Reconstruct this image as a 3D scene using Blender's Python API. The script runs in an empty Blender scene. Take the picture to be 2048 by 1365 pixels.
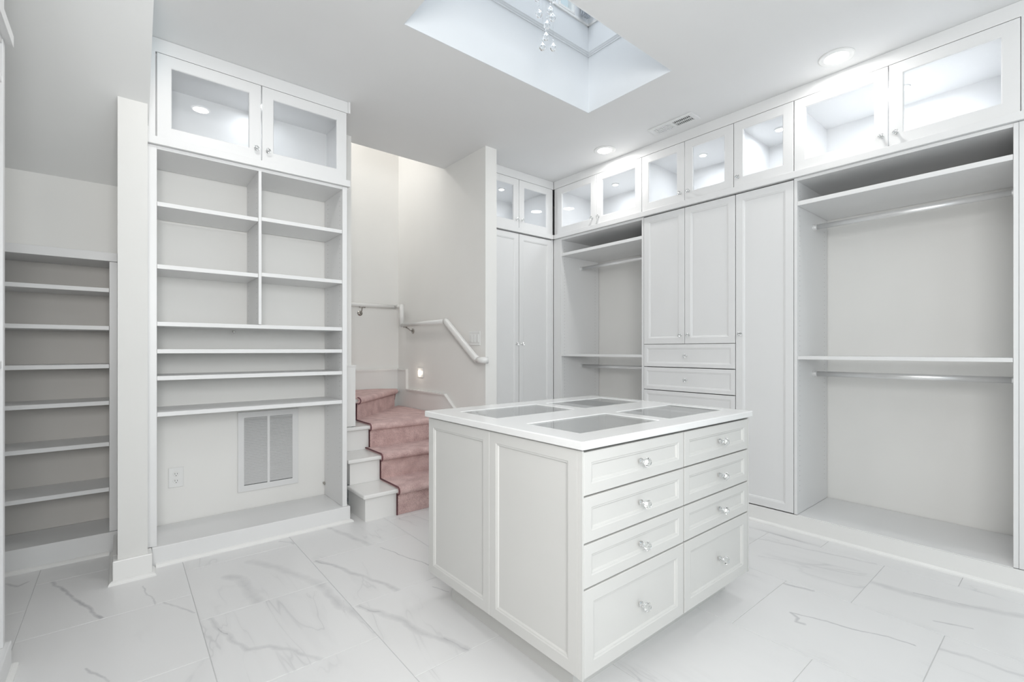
import bpy, bmesh, math, random
from mathutils import Vector, Matrix
random.seed(7)
S = bpy.context.scene
COL = S.collection

# ------------------------------------------------------------------ camera
A = math.radians(39.66)
cam = bpy.data.objects.new('camera', bpy.data.cameras.new('camera'))
COL.objects.link(cam)
cam.location = (0, 0, 1.15)
cam.rotation_euler = (math.radians(90), 0, -A)
cam.data.sensor_width = 36.0
cam.data.lens = 942 / 2048 * 36
cam.data.shift_y = 18.5 / 2048
cam.data.clip_start = 0.02
S.camera = cam

# ------------------------------------------------------------------ world, exposure
S.view_settings.view_transform = 'Standard'
S.view_settings.look = 'None'
S.view_settings.gamma = 1
S.view_settings.use_curve_mapping = False
S.view_settings.exposure = 0.22
W = bpy.data.worlds.new('world'); S.world = W; W.use_nodes = True
nt = W.node_tree; nt.nodes.clear()
wo = nt.nodes.new('ShaderNodeOutputWorld'); wb = nt.nodes.new('ShaderNodeBackground')
wb.inputs[0].default_value = (0.50, 0.62, 0.68, 1); wb.inputs[1].default_value = 1.0
nt.links.new(wb.outputs[0], wo.inputs[0])

CAN_W, SHAFT_W, STAIR_W, PUCK_W, SOFT_W, SIDE_W = 2.6, 8.4, 7.6, 1.1, 24.0, 29.0
ZC = 2.82
def area(name, loc, rot, sx, sy, w, col, parent=None, shape='RECTANGLE', spread=180):
    l = bpy.data.lights.new(name, 'AREA'); l.shape = shape; l.size = sx; l.size_y = sy
    l.energy = w; l.color = col; l.spread = math.radians(spread)
    o = bpy.data.objects.new(name, l); COL.objects.link(o)
    o.location = loc; o.rotation_euler = rot
    return o
# daylight from the upper room above the light well and the upper stair; added fill behind the viewpoint
area('light_well_daylight', (1.82, 1.87, 4.50), (0, 0, 0), 1.3, 0.55, SHAFT_W, (0.93, 0.97, 1.0))
area('stairwell_daylight', (0.95, 4.20, 3.75), (0, math.radians(-62), 0), 0.7, 0.6, STAIR_W, (1.0, 0.975, 0.94))
area('stair_sconce', (1.15, 4.50, 3.48), (0, math.radians(-55), 0), 0.12, 0.12, 2.8, (1.0, 0.975, 0.94))
area('rear_fill', (1.5, -1.42, 1.45), (math.radians(90), 0, math.radians(0)), 3.6, 2.1, 1.0, (0.98, 0.99, 1.0))  # added fill panel, no known source behind it

# added fill lights behind the viewpoint: towards the shelving, the ceiling and the right-hand run
area('soft_fill', (-0.1, -0.9, 1.7), (math.radians(90), 0, 0), 1.0, 1.0, SOFT_W, (1.0, 1.0, 0.99), spread=130)
area('soft_fill_ceiling', (0.9, -0.75, 1.6), (math.radians(180), 0, 0), 1.2, 0.8, 7.0, (1.0, 1.0, 0.99))
area('soft_fill_side', (-0.25, -0.6, 1.8), (math.radians(90), 0, math.radians(-90)), 1.0, 1.0, SIDE_W, (1.0, 1.0, 0.995))

# ------------------------------------------------------------------ materials
def mat(name, col, rough=0.5, metal=0.0, spec=0.5, bump=None, coat=0):
    m = bpy.data.materials.new(name); m.use_nodes = True
    n = m.node_tree; b = n.nodes['Principled BSDF']
    b.inputs['Base Color'].default_value = (*col, 1)
    b.inputs['Roughness'].default_value = rough
    b.inputs['Metallic'].default_value = metal
    b.inputs['Specular IOR Level'].default_value = spec
    b.inputs['Coat Weight'].default_value = coat
    tc = n.nodes.new('ShaderNodeTexCoord')
    nz = n.nodes.new('ShaderNodeTexNoise'); nz.inputs['Scale'].default_value = 3.0
    n.links.new(tc.outputs['Object'], nz.inputs['Vector'])
    mx = n.nodes.new('ShaderNodeMix'); mx.data_type = 'RGBA'; mx.blend_type = 'MULTIPLY'
    mx.inputs[0].default_value = 0.04
    mx.inputs[6].default_value = (*col, 1)
    n.links.new(nz.outputs['Fac'], mx.inputs[7])
    n.links.new(mx.outputs[2], b.inputs['Base Color'])
    if bump:
        sc, st, dist = bump
        z = n.nodes.new('ShaderNodeTexNoise'); z.inputs['Scale'].default_value = sc; z.inputs['Detail'].default_value = 3
        n.links.new(tc.outputs['Object'], z.inputs['Vector'])
        bp = n.nodes.new('ShaderNodeBump'); bp.inputs['Strength'].default_value = st; bp.inputs['Distance'].default_value = dist
        n.links.new(z.outputs['Fac'], bp.inputs['Height']); n.links.new(bp.outputs['Normal'], b.inputs['Normal'])
    return m
M = {}
M['cab'] = mat('painted_cabinet', (0.83, 0.83, 0.83), 0.38, bump=(40, 0.05, 0.001))
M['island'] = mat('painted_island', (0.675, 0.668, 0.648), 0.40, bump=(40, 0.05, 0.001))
M['trim'] = mat('gloss_trim', (0.87, 0.865, 0.85), 0.25)
M['wall'] = mat('warm_wall_paint', (0.88, 0.872, 0.85), 0.7, bump=(120, 0.12, 0.001))
M['plaster'] = mat('post_paint', (0.79, 0.785, 0.765), 0.7, bump=(120, 0.12, 0.001))
M['ceil'] = mat('ceiling_paint', (0.86, 0.86, 0.86), 0.8, bump=(150, 0.10, 0.001))
M['shaft'] = mat('light_well_paint', (0.84, 0.86, 0.88), 0.75, bump=(120, 0.1, 0.001))
M['slope'] = mat('slope_paint', (0.83, 0.83, 0.82), 0.75, bump=(120, 0.1, 0.001))
M['slab'] = mat('quartz_top', (0.86, 0.86, 0.855), 0.16, coat=0.2)
M['tray'] = mat('tray_lining', (0.66, 0.66, 0.66), 0.7)
M['dark'] = mat('dark_gap', (0.10, 0.095, 0.09), 0.8)
M['black'] = mat('duct_shade_black', (0.015, 0.015, 0.015), 0.9)  # black put in for the unlit hollow behind louvres
M['chrome'] = mat('chrome', (0.72, 0.72, 0.72), 0.12, 1.0)
M['satin'] = mat('satin_metal', (0.88, 0.88, 0.88), 0.30, 0.6)
M['nickel'] = mat('brushed_nickel', (0.50, 0.48, 0.45), 0.25, 1.0)
M['plastic'] = mat('white_plastic', (0.86, 0.86, 0.85), 0.3)
M['grille'] = mat('white_grille_metal', (0.82, 0.82, 0.82), 0.35)
M['grout'] = mat('grout', (0.62, 0.62, 0.62), 0.9)
M['bind'] = mat('carpet_binding', (0.20, 0.085, 0.095), 0.85, bump=(700, 0.5, 0.002))
M['shaded_taupe'] = mat('alcove_back_shaded_taupe', (0.70, 0.675, 0.645), 0.75)  # taupe back board, its tone darkened to carry the alcove's shade
M['cloth'] = mat('curtain_cloth', (0.62, 0.66, 0.72), 0.8)
M['holes'] = mat('pin_hole_dark', (0.45, 0.44, 0.42), 0.9)

def carpet_mat():
    m = bpy.data.materials.new('pink_carpet'); m.use_nodes = True
    n = m.node_tree; b = n.nodes['Principled BSDF']; b.inputs['Roughness'].default_value = 0.95
    b.inputs['Specular IOR Level'].default_value = 0.1
    b.inputs['Sheen Weight'].default_value = 0.5; b.inputs['Sheen Tint'].default_value = (1, 0.8, 0.8, 1)
    tc = n.nodes.new('ShaderNodeTexCoord')
    z = n.nodes.new('ShaderNodeTexNoise'); z.inputs['Scale'].default_value = 260; z.inputs['Detail'].default_value = 2
    z2 = n.nodes.new('ShaderNodeTexNoise'); z2.inputs['Scale'].default_value = 12; z2.inputs['Detail'].default_value = 4
    for q in (z, z2): n.links.new(tc.outputs['Object'], q.inputs['Vector'])
    ad = n.nodes.new('ShaderNodeMath'); ad.operation = 'MULTIPLY_ADD'; ad.inputs[1].default_value = 0.55
    n.links.new(z.outputs['Fac'], ad.inputs[0])
    m2 = n.nodes.new('ShaderNodeMath'); m2.operation = 'MULTIPLY'; m2.inputs[1].default_value = 0.45
    n.links.new(z2.outputs['Fac'], m2.inputs[0]); n.links.new(m2.outputs[0], ad.inputs[2])
    r = n.nodes.new('ShaderNodeValToRGB')
    r.color_ramp.elements[0].position = 0.36; r.color_ramp.elements[0].color = (0.48, 0.30, 0.29, 1)
    r.color_ramp.elements[1].position = 0.62; r.color_ramp.elements[1].color = (0.84, 0.63, 0.60, 1)
    n.links.new(ad.outputs[0], r.inputs[0]); n.links.new(r.outputs[0], b.inputs['Base Color'])
    bp = n.nodes.new('ShaderNodeBump'); bp.inputs['Strength'].default_value = 0.7; bp.inputs['Distance'].default_value = 0.006
    n.links.new(z.outputs['Fac'], bp.inputs['Height']); n.links.new(bp.outputs['Normal'], b.inputs['Normal'])
    return m
M['carpet'] = carpet_mat()

def glass_sheet(name, tint, ior=1.5, rough=0.0):
    m = bpy.data.materials.new(name); m.use_nodes = True
    n = m.node_tree; n.nodes.clear()
    o = n.nodes.new('ShaderNodeOutputMaterial'); t = n.nodes.new('ShaderNodeBsdfTransparent'); t.inputs[0].default_value = (*tint, 1)
    g = n.nodes.new('ShaderNodeBsdfGlossy'); g.inputs['Roughness'].default_value = rough
    f = n.nodes.new('ShaderNodeFresnel'); f.inputs[0].default_value = ior
    x = n.nodes.new('ShaderNodeMixShader')
    gm = n.nodes.new('ShaderNodeNewGeometry')      # reflect on the entering side only, no trapped light inside a thin sheet
    iv = n.nodes.new('ShaderNodeMath'); iv.operation = 'SUBTRACT'; iv.inputs[0].default_value = 1.0; n.links.new(gm.outputs['Backfacing'], iv.inputs[1])
    ml = n.nodes.new('ShaderNodeMath'); ml.operation = 'MULTIPLY'; n.links.new(f.outputs[0], ml.inputs[0]); n.links.new(iv.outputs[0], ml.inputs[1])
    n.links.new(ml.outputs[0], x.inputs[0]); n.links.new(t.outputs[0], x.inputs[1]); n.links.new(g.outputs[0], x.inputs[2])
    n.links.new(x.outputs[0], o.inputs[0])
    return m
M['glass'] = glass_sheet('clear_pane', (0.97, 0.975, 0.98), 1.35)
M['topglass'] = glass_sheet('tinted_top_glass', (0.93, 0.935, 0.935), 1.5, 0.02)
def crystal():
    m = bpy.data.materials.new('crystal'); m.use_nodes = True
    b = m.node_tree.nodes['Principled BSDF']
    b.inputs['Transmission Weight'].default_value = 1.0; b.inputs['Roughness'].default_value = 0.02
    b.inputs['IOR'].default_value = 1.5; b.inputs['Base Color'].default_value = (0.97, 0.98, 0.98, 1)
    return m
M['crystal'] = crystal()
def emit(name, col, s):
    m = bpy.data.materials.new(name); m.use_nodes = True
    n = m.node_tree; b = n.nodes['Principled BSDF']
    b.inputs['Emission Color'].default_value = (*col, 1); b.inputs['Emission Strength'].default_value = s
    return m
M['lens'] = emit('lamp_lens', (1, 1, 0.98), 6.0)
M['led'] = emit('step_led', (1, 0.97, 0.88), 9.0)

# marble: generic veins running with the tile length, plus individually drawn veins on some tiles
def marble(name, segs):
    m = bpy.data.materials.new(name); m.use_nodes = True
    n = m.node_tree; b = n.nodes['Principled BSDF']
    N = n.nodes.new; L = n.links.new
    b.inputs['Roughness'].default_value = 0.33; b.inputs['Specular IOR Level'].default_value = 0.45
    tc = N('ShaderNodeTexCoord'); geo = N('ShaderNodeNewGeometry'); oi = N('ShaderNodeObjectInfo')
    def math_(op, a, b_=None, c=None, clamp=False):
        q = N('ShaderNodeMath'); q.operation = op; q.use_clamp = clamp
        for i, v in enumerate((a, b_, c)):
            if v is None: continue
            if isinstance(v, (int, float)): q.inputs[i].default_value = v
            else: L(v, q.inputs[i])
        return q.outputs[0]
    off = N('ShaderNodeVectorMath'); off.operation = 'SCALE'; off.inputs[0].default_value = (37, 53, 71); L(oi.outputs['Random'], off.inputs[3])
    ad = N('ShaderNodeVectorMath'); ad.operation = 'ADD'; L(tc.outputs['Object'], ad.inputs[0]); L(off.outputs[0], ad.inputs[1])
    mp = N('ShaderNodeMapping'); mp.inputs['Rotation'].default_value = (0, 0, math.radians(-14)); mp.inputs['Scale'].default_value = (3.2, 0.62, 1)
    L(ad.outputs[0], mp.inputs[0])
    def noise(vec, scale, detail=4, rough=0.55, dist=0.0):
        q = N('ShaderNodeTexNoise'); q.inputs['Scale'].default_value = scale; q.inputs['Detail'].default_value = detail
        q.inputs['Roughness'].default_value = rough; q.inputs['Distortion'].default_value = dist
        L(vec, q.inputs['Vector']); return q.outputs['Fac']
    a = noise(mp.outputs[0], 0.85, 4, 0.55, 0.6)
    ridge = math_('ABSOLUTE', math_('SUBTRACT', a, 0.5))
    mask = noise(ad.outputs[0], 1.6, 2)
    maskc = math_('MULTIPLY', math_('SUBTRACT', mask, 0.50), 5.0, clamp=True)
    thin = math_('MULTIPLY', math_('SUBTRACT', 1.0, math_('DIVIDE', ridge, 0.006, clamp=True), clamp=True), maskc)
    wide = math_('MULTIPLY', math_('SUBTRACT', 1.0, math_('DIVIDE', ridge, 0.045, clamp=True), clamp=True), maskc)
    cloud = math_('MULTIPLY', math_('SUBTRACT', noise(mp.outputs[0], 1.5, 5, 0.6), 0.50), 2.2, clamp=True)
    v = math_('ADD', math_('MULTIPLY', thin, 0.46), math_('MULTIPLY', wide, 0.20))
    v = math_('ADD', v, math_('MULTIPLY', cloud, 0.09))
    if segs:
        v = math_('MULTIPLY', v, 0.45)
        fine = N('ShaderNodeTexNoise'); fine.inputs['Scale'].default_value = 9; fine.inputs['Detail'].default_value = 5
        L(geo.outputs['Position'], fine.inputs['Vector'])
        w1 = N('ShaderNodeVectorMath'); w1.operation = 'SUBTRACT'; w1.inputs[1].default_value = (0.5, 0.5, 0.5); L(fine.outputs['Color'], w1.inputs[0])
        w2 = N('ShaderNodeVectorMath'); w2.operation = 'MULTIPLY'; w2.inputs[1].default_value = (0.045, 0.045, 0); L(w1.outputs[0], w2.inputs[0])
        P = N('ShaderNodeVectorMath'); P.operation = 'ADD'; L(geo.outputs['Position'], P.inputs[0]); L(w2.outputs[0], P.inputs[1])
        flat = N('ShaderNodeVectorMath'); flat.operation = 'MULTIPLY'; flat.inputs[1].default_value = (1, 1, 0); L(P.outputs[0], flat.inputs[0])
        brk = noise(geo.outputs['Position'], 14, 3)
        for pts, w, s in segs:
            dmin = None
            for (x0, y0), (x1, y1) in zip(pts, pts[1:]):
                ba = Vector((x1-x0, y1-y0, 0)); l2 = ba.length_squared
                pa = N('ShaderNodeVectorMath'); pa.operation = 'SUBTRACT'; L(flat.outputs[0], pa.inputs[0]); pa.inputs[1].default_value = (x0, y0, 0)
                dt = N('ShaderNodeVectorMath'); dt.operation = 'DOT_PRODUCT'; L(pa.outputs[0], dt.inputs[0]); dt.inputs[1].default_value = ba / l2
                h = math_('ADD', dt.outputs['Value'], 0.0, clamp=True)
                sc = N('ShaderNodeVectorMath'); sc.operation = 'SCALE'; sc.inputs[0].default_value = ba; L(h, sc.inputs[3])
                df = N('ShaderNodeVectorMath'); df.operation = 'DISTANCE'; L(pa.outputs[0], df.inputs[0]); L(sc.outputs[0], df.inputs[1])
                dmin = df.outputs['Value'] if dmin is None else math_('MINIMUM', dmin, df.outputs['Value'])
            k = math_('SUBTRACT', 1.0, math_('DIVIDE', dmin, w, clamp=True), clamp=True)
            k = math_('POWER', k, 0.7)
            k = math_('MULTIPLY', k, math_('MULTIPLY', brk, 1.6, clamp=True))
            v = math_('MAXIMUM', v, math_('MULTIPLY', k, 0.64 * s))
    r = N('ShaderNodeMix'); r.data_type = 'RGBA'; L(v, r.inputs[0])
    r.inputs[6].default_value = (0.81, 0.806, 0.805, 1); r.inputs[7].default_value = (0.22, 0.22, 0.245, 1)
    L(r.outputs[2], b.inputs['Base Color'])
    return m
VEINS = [
 ([(0.814,2.663),(0.867,2.556),(0.929,2.357),(0.989,2.2),(1.019,2.074)],0.016,0.5),
 ([(0.814,2.663),(0.833,2.605),(0.867,2.556)],0.004,1.0),
 ([(0.817,2.073),(0.873,1.956),(0.917,1.826),(0.932,1.726),(0.996,1.584),(1.03,1.485)],0.02,0.5),
 ([(0.817,2.073),(0.843,2.007),(0.873,1.956)],0.004,1.0),
 ([(0.985,1.622),(1.01,1.552),(1.03,1.485)],0.005,0.8),
 ([(0.751,2.365),(0.756,2.138),(0.808,1.931)],0.028,0.45),
 ([(1.035,3.095),(1.095,2.844),(1.13,2.662)],0.022,0.45),
 ([(1.161,2.6),(1.211,2.412),(1.265,2.224)],0.004,0.9),
 ([(0.419,2.763),(0.461,2.69),(0.472,2.528),(0.479,2.384)],0.035,0.4),
 ([(0.538,2.881),(0.628,2.721),(0.71,2.504),(0.746,2.4)],0.03,0.3),
 ([(0.286,2.376),(0.315,2.265),(0.326,2.207),(0.346,2.123),(0.373,2.046),(0.441,2.011),(0.503,1.929),(0.569,1.79)],0.014,0.45),
 ([(0.314,2.271),(0.327,2.206)],0.004,1.0),
 ([(0.732,3.07),(0.779,3.019),(0.79,2.98)],0.01,0.5),
 ([(-0.262,3.252),(-0.164,2.969),(-0.106,2.802),(-0.071,2.674)],0.010,0.9),
 ([(0.08,2.915),(0.117,2.675)],0.005,0.6),
 ([(0.148,2.67),(0.192,2.587),(0.244,2.473)],0.006,0.5),
 ([(-0.433,3.372),(-0.387,3.302),(-0.361,3.334)],0.01,0.6),
 ([(-0.097,2.286),(-0.072,2.228),(-0.041,2.158)],0.006,0.6),
 ([(2.995,1.248),(3.05,0.987),(3.09,0.836),(3.12,0.70)],0.012,0.4),
 ([(2.74,1.144),(2.837,0.913),(2.941,0.7)],0.01,0.35),
 ([(2.859,0.669),(2.869,0.497),(2.906,0.35),(2.941,0.283),(2.998,0.154)],0.03,0.4),
 ([(2.889,0.5),(2.923,0.352),(2.941,0.283)],0.004,0.9),
 ([(2.256,0.812),(2.305,0.671),(2.355,0.499),(2.378,0.412)],0.006,0.8),
 ([(2.255,0.811),(2.232,0.77),(2.199,0.768),(2.211,0.74)],0.009,0.8),
 ([(2.514,0.93),(2.54,0.81)],0.012,0.7),
 ([(2.658,0.393),(2.702,0.282)],0.007,0.6),
 ([(2.417,0.357),(2.451,0.256),(2.437,0.171),(2.455,0.126)],0.015,0.45),
 ([(1.164,2.017),(1.205,1.921)],0.005,0.8),
]

# ------------------------------------------------------------------ helpers
ORG = {}
def link(name, bm, material, parent=None, smooth=False, bevel=0, seg=2):
    org = ORG[parent.name] if parent else Vector((0, 0, 0))
    bmesh.ops.recalc_face_normals(bm, faces=bm.faces)
    if org.length: bmesh.ops.translate(bm, verts=bm.verts, vec=-org)
    me = bpy.data.meshes.new(name); bm.to_mesh(me); bm.free()
    for m in (material if isinstance(material, (list, tuple)) else [material]): me.materials.append(M[m] if isinstance(m, str) else m)
    if smooth:
        for p in me.polygons: p.use_smooth = True
    o = bpy.data.objects.new(name, me); COL.objects.link(o)
    if parent: o.parent = parent
    ORG[o.name] = org
    if bevel:
        md = o.modifiers.new('bevel', 'BEVEL'); md.width = bevel; md.segments = seg; md.limit_method = 'ANGLE'
    return o
def thing(name, label, cat, loc, group=None):
    o = bpy.data.objects.new(name, None); COL.objects.link(o); o.location = loc
    o.empty_display_size = 0.05
    o['label'] = label; o['category'] = cat
    if group: o['group'] = group
    ORG[o.name] = Vector(loc); return o
def struct(name, bm, material, label=None, **k):
    o = link(name, bm, material, **k); o['kind'] = 'structure'
    if label: o['label'] = label
    return o
def tag(o, label, cat, group=None):
    o['label'] = label; o['category'] = cat
    if group: o['group'] = group
    return o
def bx(bm, x0, x1, y0, y1, z0, z1, mi=0):
    x0, x1 = sorted((x0, x1)); y0, y1 = sorted((y0, y1)); z0, z1 = sorted((z0, z1))
    v = [bm.verts.new(p) for p in ((x0,y0,z0),(x1,y0,z0),(x1,y1,z0),(x0,y1,z0),(x0,y0,z1),(x1,y0,z1),(x1,y1,z1),(x0,y1,z1))]
    for f in ((0,3,2,1),(4,5,6,7),(0,1,5,4),(1,2,6,5),(2,3,7,6),(3,0,4,7)):
        bm.faces.new([v[i] for i in f]).material_index = mi
def B(*boxes):
    bm = bmesh.new()
    for b in boxes: bx(bm, *b)
    return bm
def prism(bm, poly, z0, z1, f=lambda x, y, z: (x, y, z)):
    a = [bm.verts.new(f(x, y, z0)) for x, y in poly]; b = [bm.verts.new(f(x, y, z1)) for x, y in poly]
    bm.faces.new(a[::-1]); bm.faces.new(b)
    for i in range(len(poly)):
        j = (i+1) % len(poly); bm.faces.new((a[i], a[j], b[j], b[i]))
def grid_slab(xs, ys, holes, z0, z1, f=lambda x, y, z: (x, y, z)):
    """slab over a grid of cells, cells in holes left out; f maps to world"""
    bm = bmesh.new(); V = {}
    def v(i, j, k):
        if (i, j, k) not in V: V[i, j, k] = bm.verts.new(f(xs[i], ys[j], (z0, z1)[k]))
        return V[i, j, k]
    full = lambda i, j: 0 <= i < len(xs)-1 and 0 <= j < len(ys)-1 and (i, j) not in holes
    for i in range(len(xs)-1):
        for j in range(len(ys)-1):
            if not full(i, j): continue
            bm.faces.new((v(i,j,1), v(i+1,j,1), v(i+1,j+1,1), v(i,j+1,1)))
            bm.faces.new((v(i,j,0), v(i,j+1,0), v(i+1,j+1,0), v(i+1,j,0)))
            for di, dj, e in ((-1,0,((i,j),(i,j+1))), (1,0,((i+1,j),(i+1,j+1))), (0,-1,((i,j),(i+1,j))), (0,1,((i,j+1),(i+1,j+1)))):
                if not full(i+di, j+dj):
                    (a, b), (c, d) = e
                    bm.faces.new((v(a,b,0), v(c,d,0), v(c,d,1), v(a,b,1)))
    bmesh.ops.recalc_face_normals(bm, faces=bm.faces)
    return bm
def tube(bm, pts, r, n=10, cap=True, rz=None):
    pts = [Vector(p) for p in pts]; rings = []
    for i, p in enumerate(pts):
        t = (pts[min(i+1, len(pts)-1)] - pts[max(i-1, 0)]).normalized()
        up = Vector((0, 0, 1)) if abs(t.z) < 0.95 else Vector((1, 0, 0))
        s = t.cross(up).normalized(); u = s.cross(t).normalized()
        k = 1.0
        if 0 < i < len(pts)-1:
            c = (pts[i+1]-p).normalized().dot((p-pts[i-1]).normalized()); k = 1/max(0.5, math.sqrt((1+c)/2))
        rings.append([bm.verts.new(p + s*math.cos(2*math.pi*j/n)*r + u*math.sin(2*math.pi*j/n)*(rz or r)) for j in range(n)])
    for a, b in zip(rings, rings[1:]):
        for j in range(n): bm.faces.new((a[j], a[(j+1)%n], b[(j+1)%n], b[j]))
    if cap: bm.faces.new(rings[0][::-1]); bm.faces.new(rings[-1])
def lathe(bm, prof, n, f, mi=0):
    """prof: list of (r, h); f maps (x, y, h)"""
    R = []
    for r, h in prof:
        R.append([bm.verts.new(f(r*math.cos(2*math.pi*j/n), r*math.sin(2*math.pi*j/n), h)) for j in range(n)] if r > 1e-6 else [bm.verts.new(f(0, 0, h))])
    for a, b in zip(R, R[1:]):
        for j in range(n):
            k = (j+1) % n
            if len(a) == 1 and len(b) == 1: continue
            if len(a) == 1: q = (a[0], b[k], b[j])
            elif len(b) == 1: q = (a[j], a[k], b[0])
            else: q = (a[j], a[k], b[k], b[j])
            bm.faces.new(q).material_index = mi
    if len(R[0]) > 1: bm.faces.new(R[0][::-1]).material_index = mi
    if len(R[-1]) > 1: bm.faces.new(R[-1]).material_index = mi

class Frame:
    """a vertical face: u runs to the right as seen, n outwards, z up"""
    def __init__(s, o, u, n): s.o, s.u, s.n = Vector(o), Vector(u), Vector(n)
    def p(s, u, n, z): return s.o + s.u*u + s.n*n + Vector((0, 0, z))
    def box(s, bm, u0, u1, n0, n1, z0, z1, mi=0):
        a, b = s.p(u0, n0, z0), s.p(u1, n1, z1); bx(bm, a.x, b.x, a.y, b.y, z0, z1, mi)
    def B(s, *bs):
        bm = bmesh.new()
        for b in bs: s.box(bm, *b)
        return bm
FR = Frame((3.30, 0, 0), (0, -1, 0), (-1, 0, 0))     # right-hand run, u = -Y
FL = Frame((0, 3.14, 0), (1, 0, 0), (0, -1, 0))      # left shelving, u = X
FC = Frame((0, 3.335, 0), (1, 0, 0), (0, -1, 0))     # corner wardrobe
FA = Frame((0, 3.50, 0), (1, 0, 0), (0, -1, 0))      # alcove
FW = Frame((-0.32, 0, 0), (0, 1, 0), (1, 0, 0))      # near left run, u = Y
FI = Frame((0, 0.985, 0), (1, 0, 0), (0, -1, 0))     # island drawers
FS = Frame((1.10, 0, 0), (0, -1, 0), (-1, 0, 0))     # island side

def rings(F, u0, u1, z0, z1, R, hole=False):
    """concentric rings [(inset, n)], closed at the centre or left as a frame"""
    bm = bmesh.new(); L = []
    for ins, n in R:
        L.append([bm.verts.new(F.p(u, n, z)) for u, z in ((u0+ins, z0+ins), (u1-ins, z0+ins), (u1-ins, z1-ins), (u0+ins, z1-ins))])
    for a, b in zip(L, L[1:]):
        for j in range(4): bm.faces.new((a[j], a[(j+1)%4], b[(j+1)%4], b[j]))
    if hole:
        for j in range(4): bm.faces.new((L[-1][j], L[-1][(j+1)%4], L[0][(j+1)%4], L[0][j]))
    else:
        bm.faces.new(L[0][::-1]); bm.faces.new(L[-1])
    return bm
T = 0.02
def panel_front(name, F, u0, u1, z0, z1, fr, material, parent, deep=0.008, g=0.0015):
    return link(name, rings(F, u0+g, u1-g, z0+g, z1-g, [(0, -T), (0, -0.0015), (0.0015, 0), (fr-0.012, 0), (fr-0.009, -0.002), (fr-0.004, -0.003), (fr, -deep)]), material, parent)
def slab_front(name, F, u0, u1, z0, z1, material, parent, g=0.0015):
    return link(name, rings(F, u0+g, u1-g, z0+g, z1-g, [(0, -T), (0, -0.0015), (0.0015, 0)]), material, parent)
KN = {}
def knob_mesh(scale=1.0):
    bm = bmesh.new(); s = scale
    f = lambda x, y, h: (x, y, h)
    lathe(bm, [(0.0085*s, 0), (0.0085*s, 0.004*s), (0.006*s, 0.006*s), (0.0055*s, 0.011*s)], 16, f, 0)
    lathe(bm, [(0.005*s, 0.0112*s), (0.009*s, 0.017*s), (0.0145*s, 0.023*s), (0.0145*s, 0.027*s), (0.010*s, 0.033*s)], 8, f, 1)
    me = bpy.data.meshes.new('knob'); bm.to_mesh(me); bm.free()
    me.materials.append(M['chrome']); me.materials.append(M['crystal']); return me
def knob(F, u, z, parent, scale=1.0):
    if scale not in KN: KN[scale] = knob_mesh(scale)
    o = bpy.data.objects.new('knob', KN[scale]); COL.objects.link(o); o.parent = parent
    o.location = F.p(u, 0.0002, z) - ORG[parent.name]
    o.rotation_euler = F.n.to_track_quat('Z', 'Y').to_euler()
    return o
def glass_door(F, u0, u1, z0, z1, parent, ku, kz, st=0.060):
    g = 0.0015
    d = link('door', rings(F, u0+g, u1-g, z0+g, z1-g, [(0, -T), (0, -0.0015), (0.0015, 0), (st, 0), (st+0.004, -0.004), (st+0.004, -T)], hole=True), 'cab', parent)
    link('glass_pane', F.B((u0+st-0.004, u1-st+0.004, -0.013, -0.010, z0+st-0.004, z1-st+0.004)), 'glass', d)
    knob(F, ku, kz, d)
    return d
def carcass(F, u0, u1, d, z0, z1, parent, divs=(), t=0.018, ceil_z=None, back=True):
    zt = ceil_z or z1
    bs = [(u0, u0+t, -d, -T-0.001, z0, z1), (u1-t, u1, -d, -T-0.001, z0, z1), (u0+t, u1-t, -d, -T-0.001, z0, z0+t), (u0+t, u1-t, -d, -T-0.001, zt-t, zt)]
    if ceil_z and z1 - zt > 0.005: bs.append((u0+t, u1-t, -T-0.015, -T-0.001, zt, z1))
    if back: bs.append((u0+t, u1-t, -d, -d+0.006, z0+t, zt-t))
    for q in divs: bs.append((q-t/2, q+t/2, -d+0.006, -T-0.02, z0+t, zt-t))
    return link('carcass', F.B(*bs), 'cab', parent)
def puck(F, u, n, z, parent, w=PUCK_W, col=(0.90, 0.95, 1.0)):
    bm = bmesh.new(); c = F.p(u, n, z)
    lathe(bm, [(0.034, 0), (0.034, 0.006), (0.026, 0.008)], 20, lambda x, y, h: (c.x+x, c.y+y, c.z-h))
    p = link('puck_light', bm, 'plastic', parent)
    bm = bmesh.new()
    lathe(bm, [(0.024, 0.0085), (0.024, 0.010)], 20, lambda x, y, h: (c.x+x, c.y+y, c.z-h))
    link('lens', bm, 'lens', p)
    l = bpy.data.lights.new('puck_glow', 'AREA'); l.shape = 'DISK'; l.size = 0.12; l.energy = w; l.color = col; l.spread = math.radians(178)
    o = bpy.data.objects.new('puck_glow', l); COL.objects.link(o); o.parent = parent; o.location = c - Vector((0, 0, 0.012)) - ORG[parent.name]
def upper(F, u0, u1, d, doors, label, ku, puck_u=None, z0=2.287, z1=2.743, pn=-0.285, w=PUCK_W, ceil=2.735):
    t = thing('glazed_cabinet', label, 'cabinet', F.p((u0+u1)/2, -d/2, z0))
    carcass(F, u0, u1, d, z0, z1, t, ceil_z=ceil)
    for (a, b), k in zip(doors, ku): glass_door(F, a, b, z0+0.001, z1-0.001, t, k, z0+0.065)
    puck(F, (u0+u1)/2 if puck_u is None else puck_u, pn, ceil-0.018, t, w)
    return t

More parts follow.
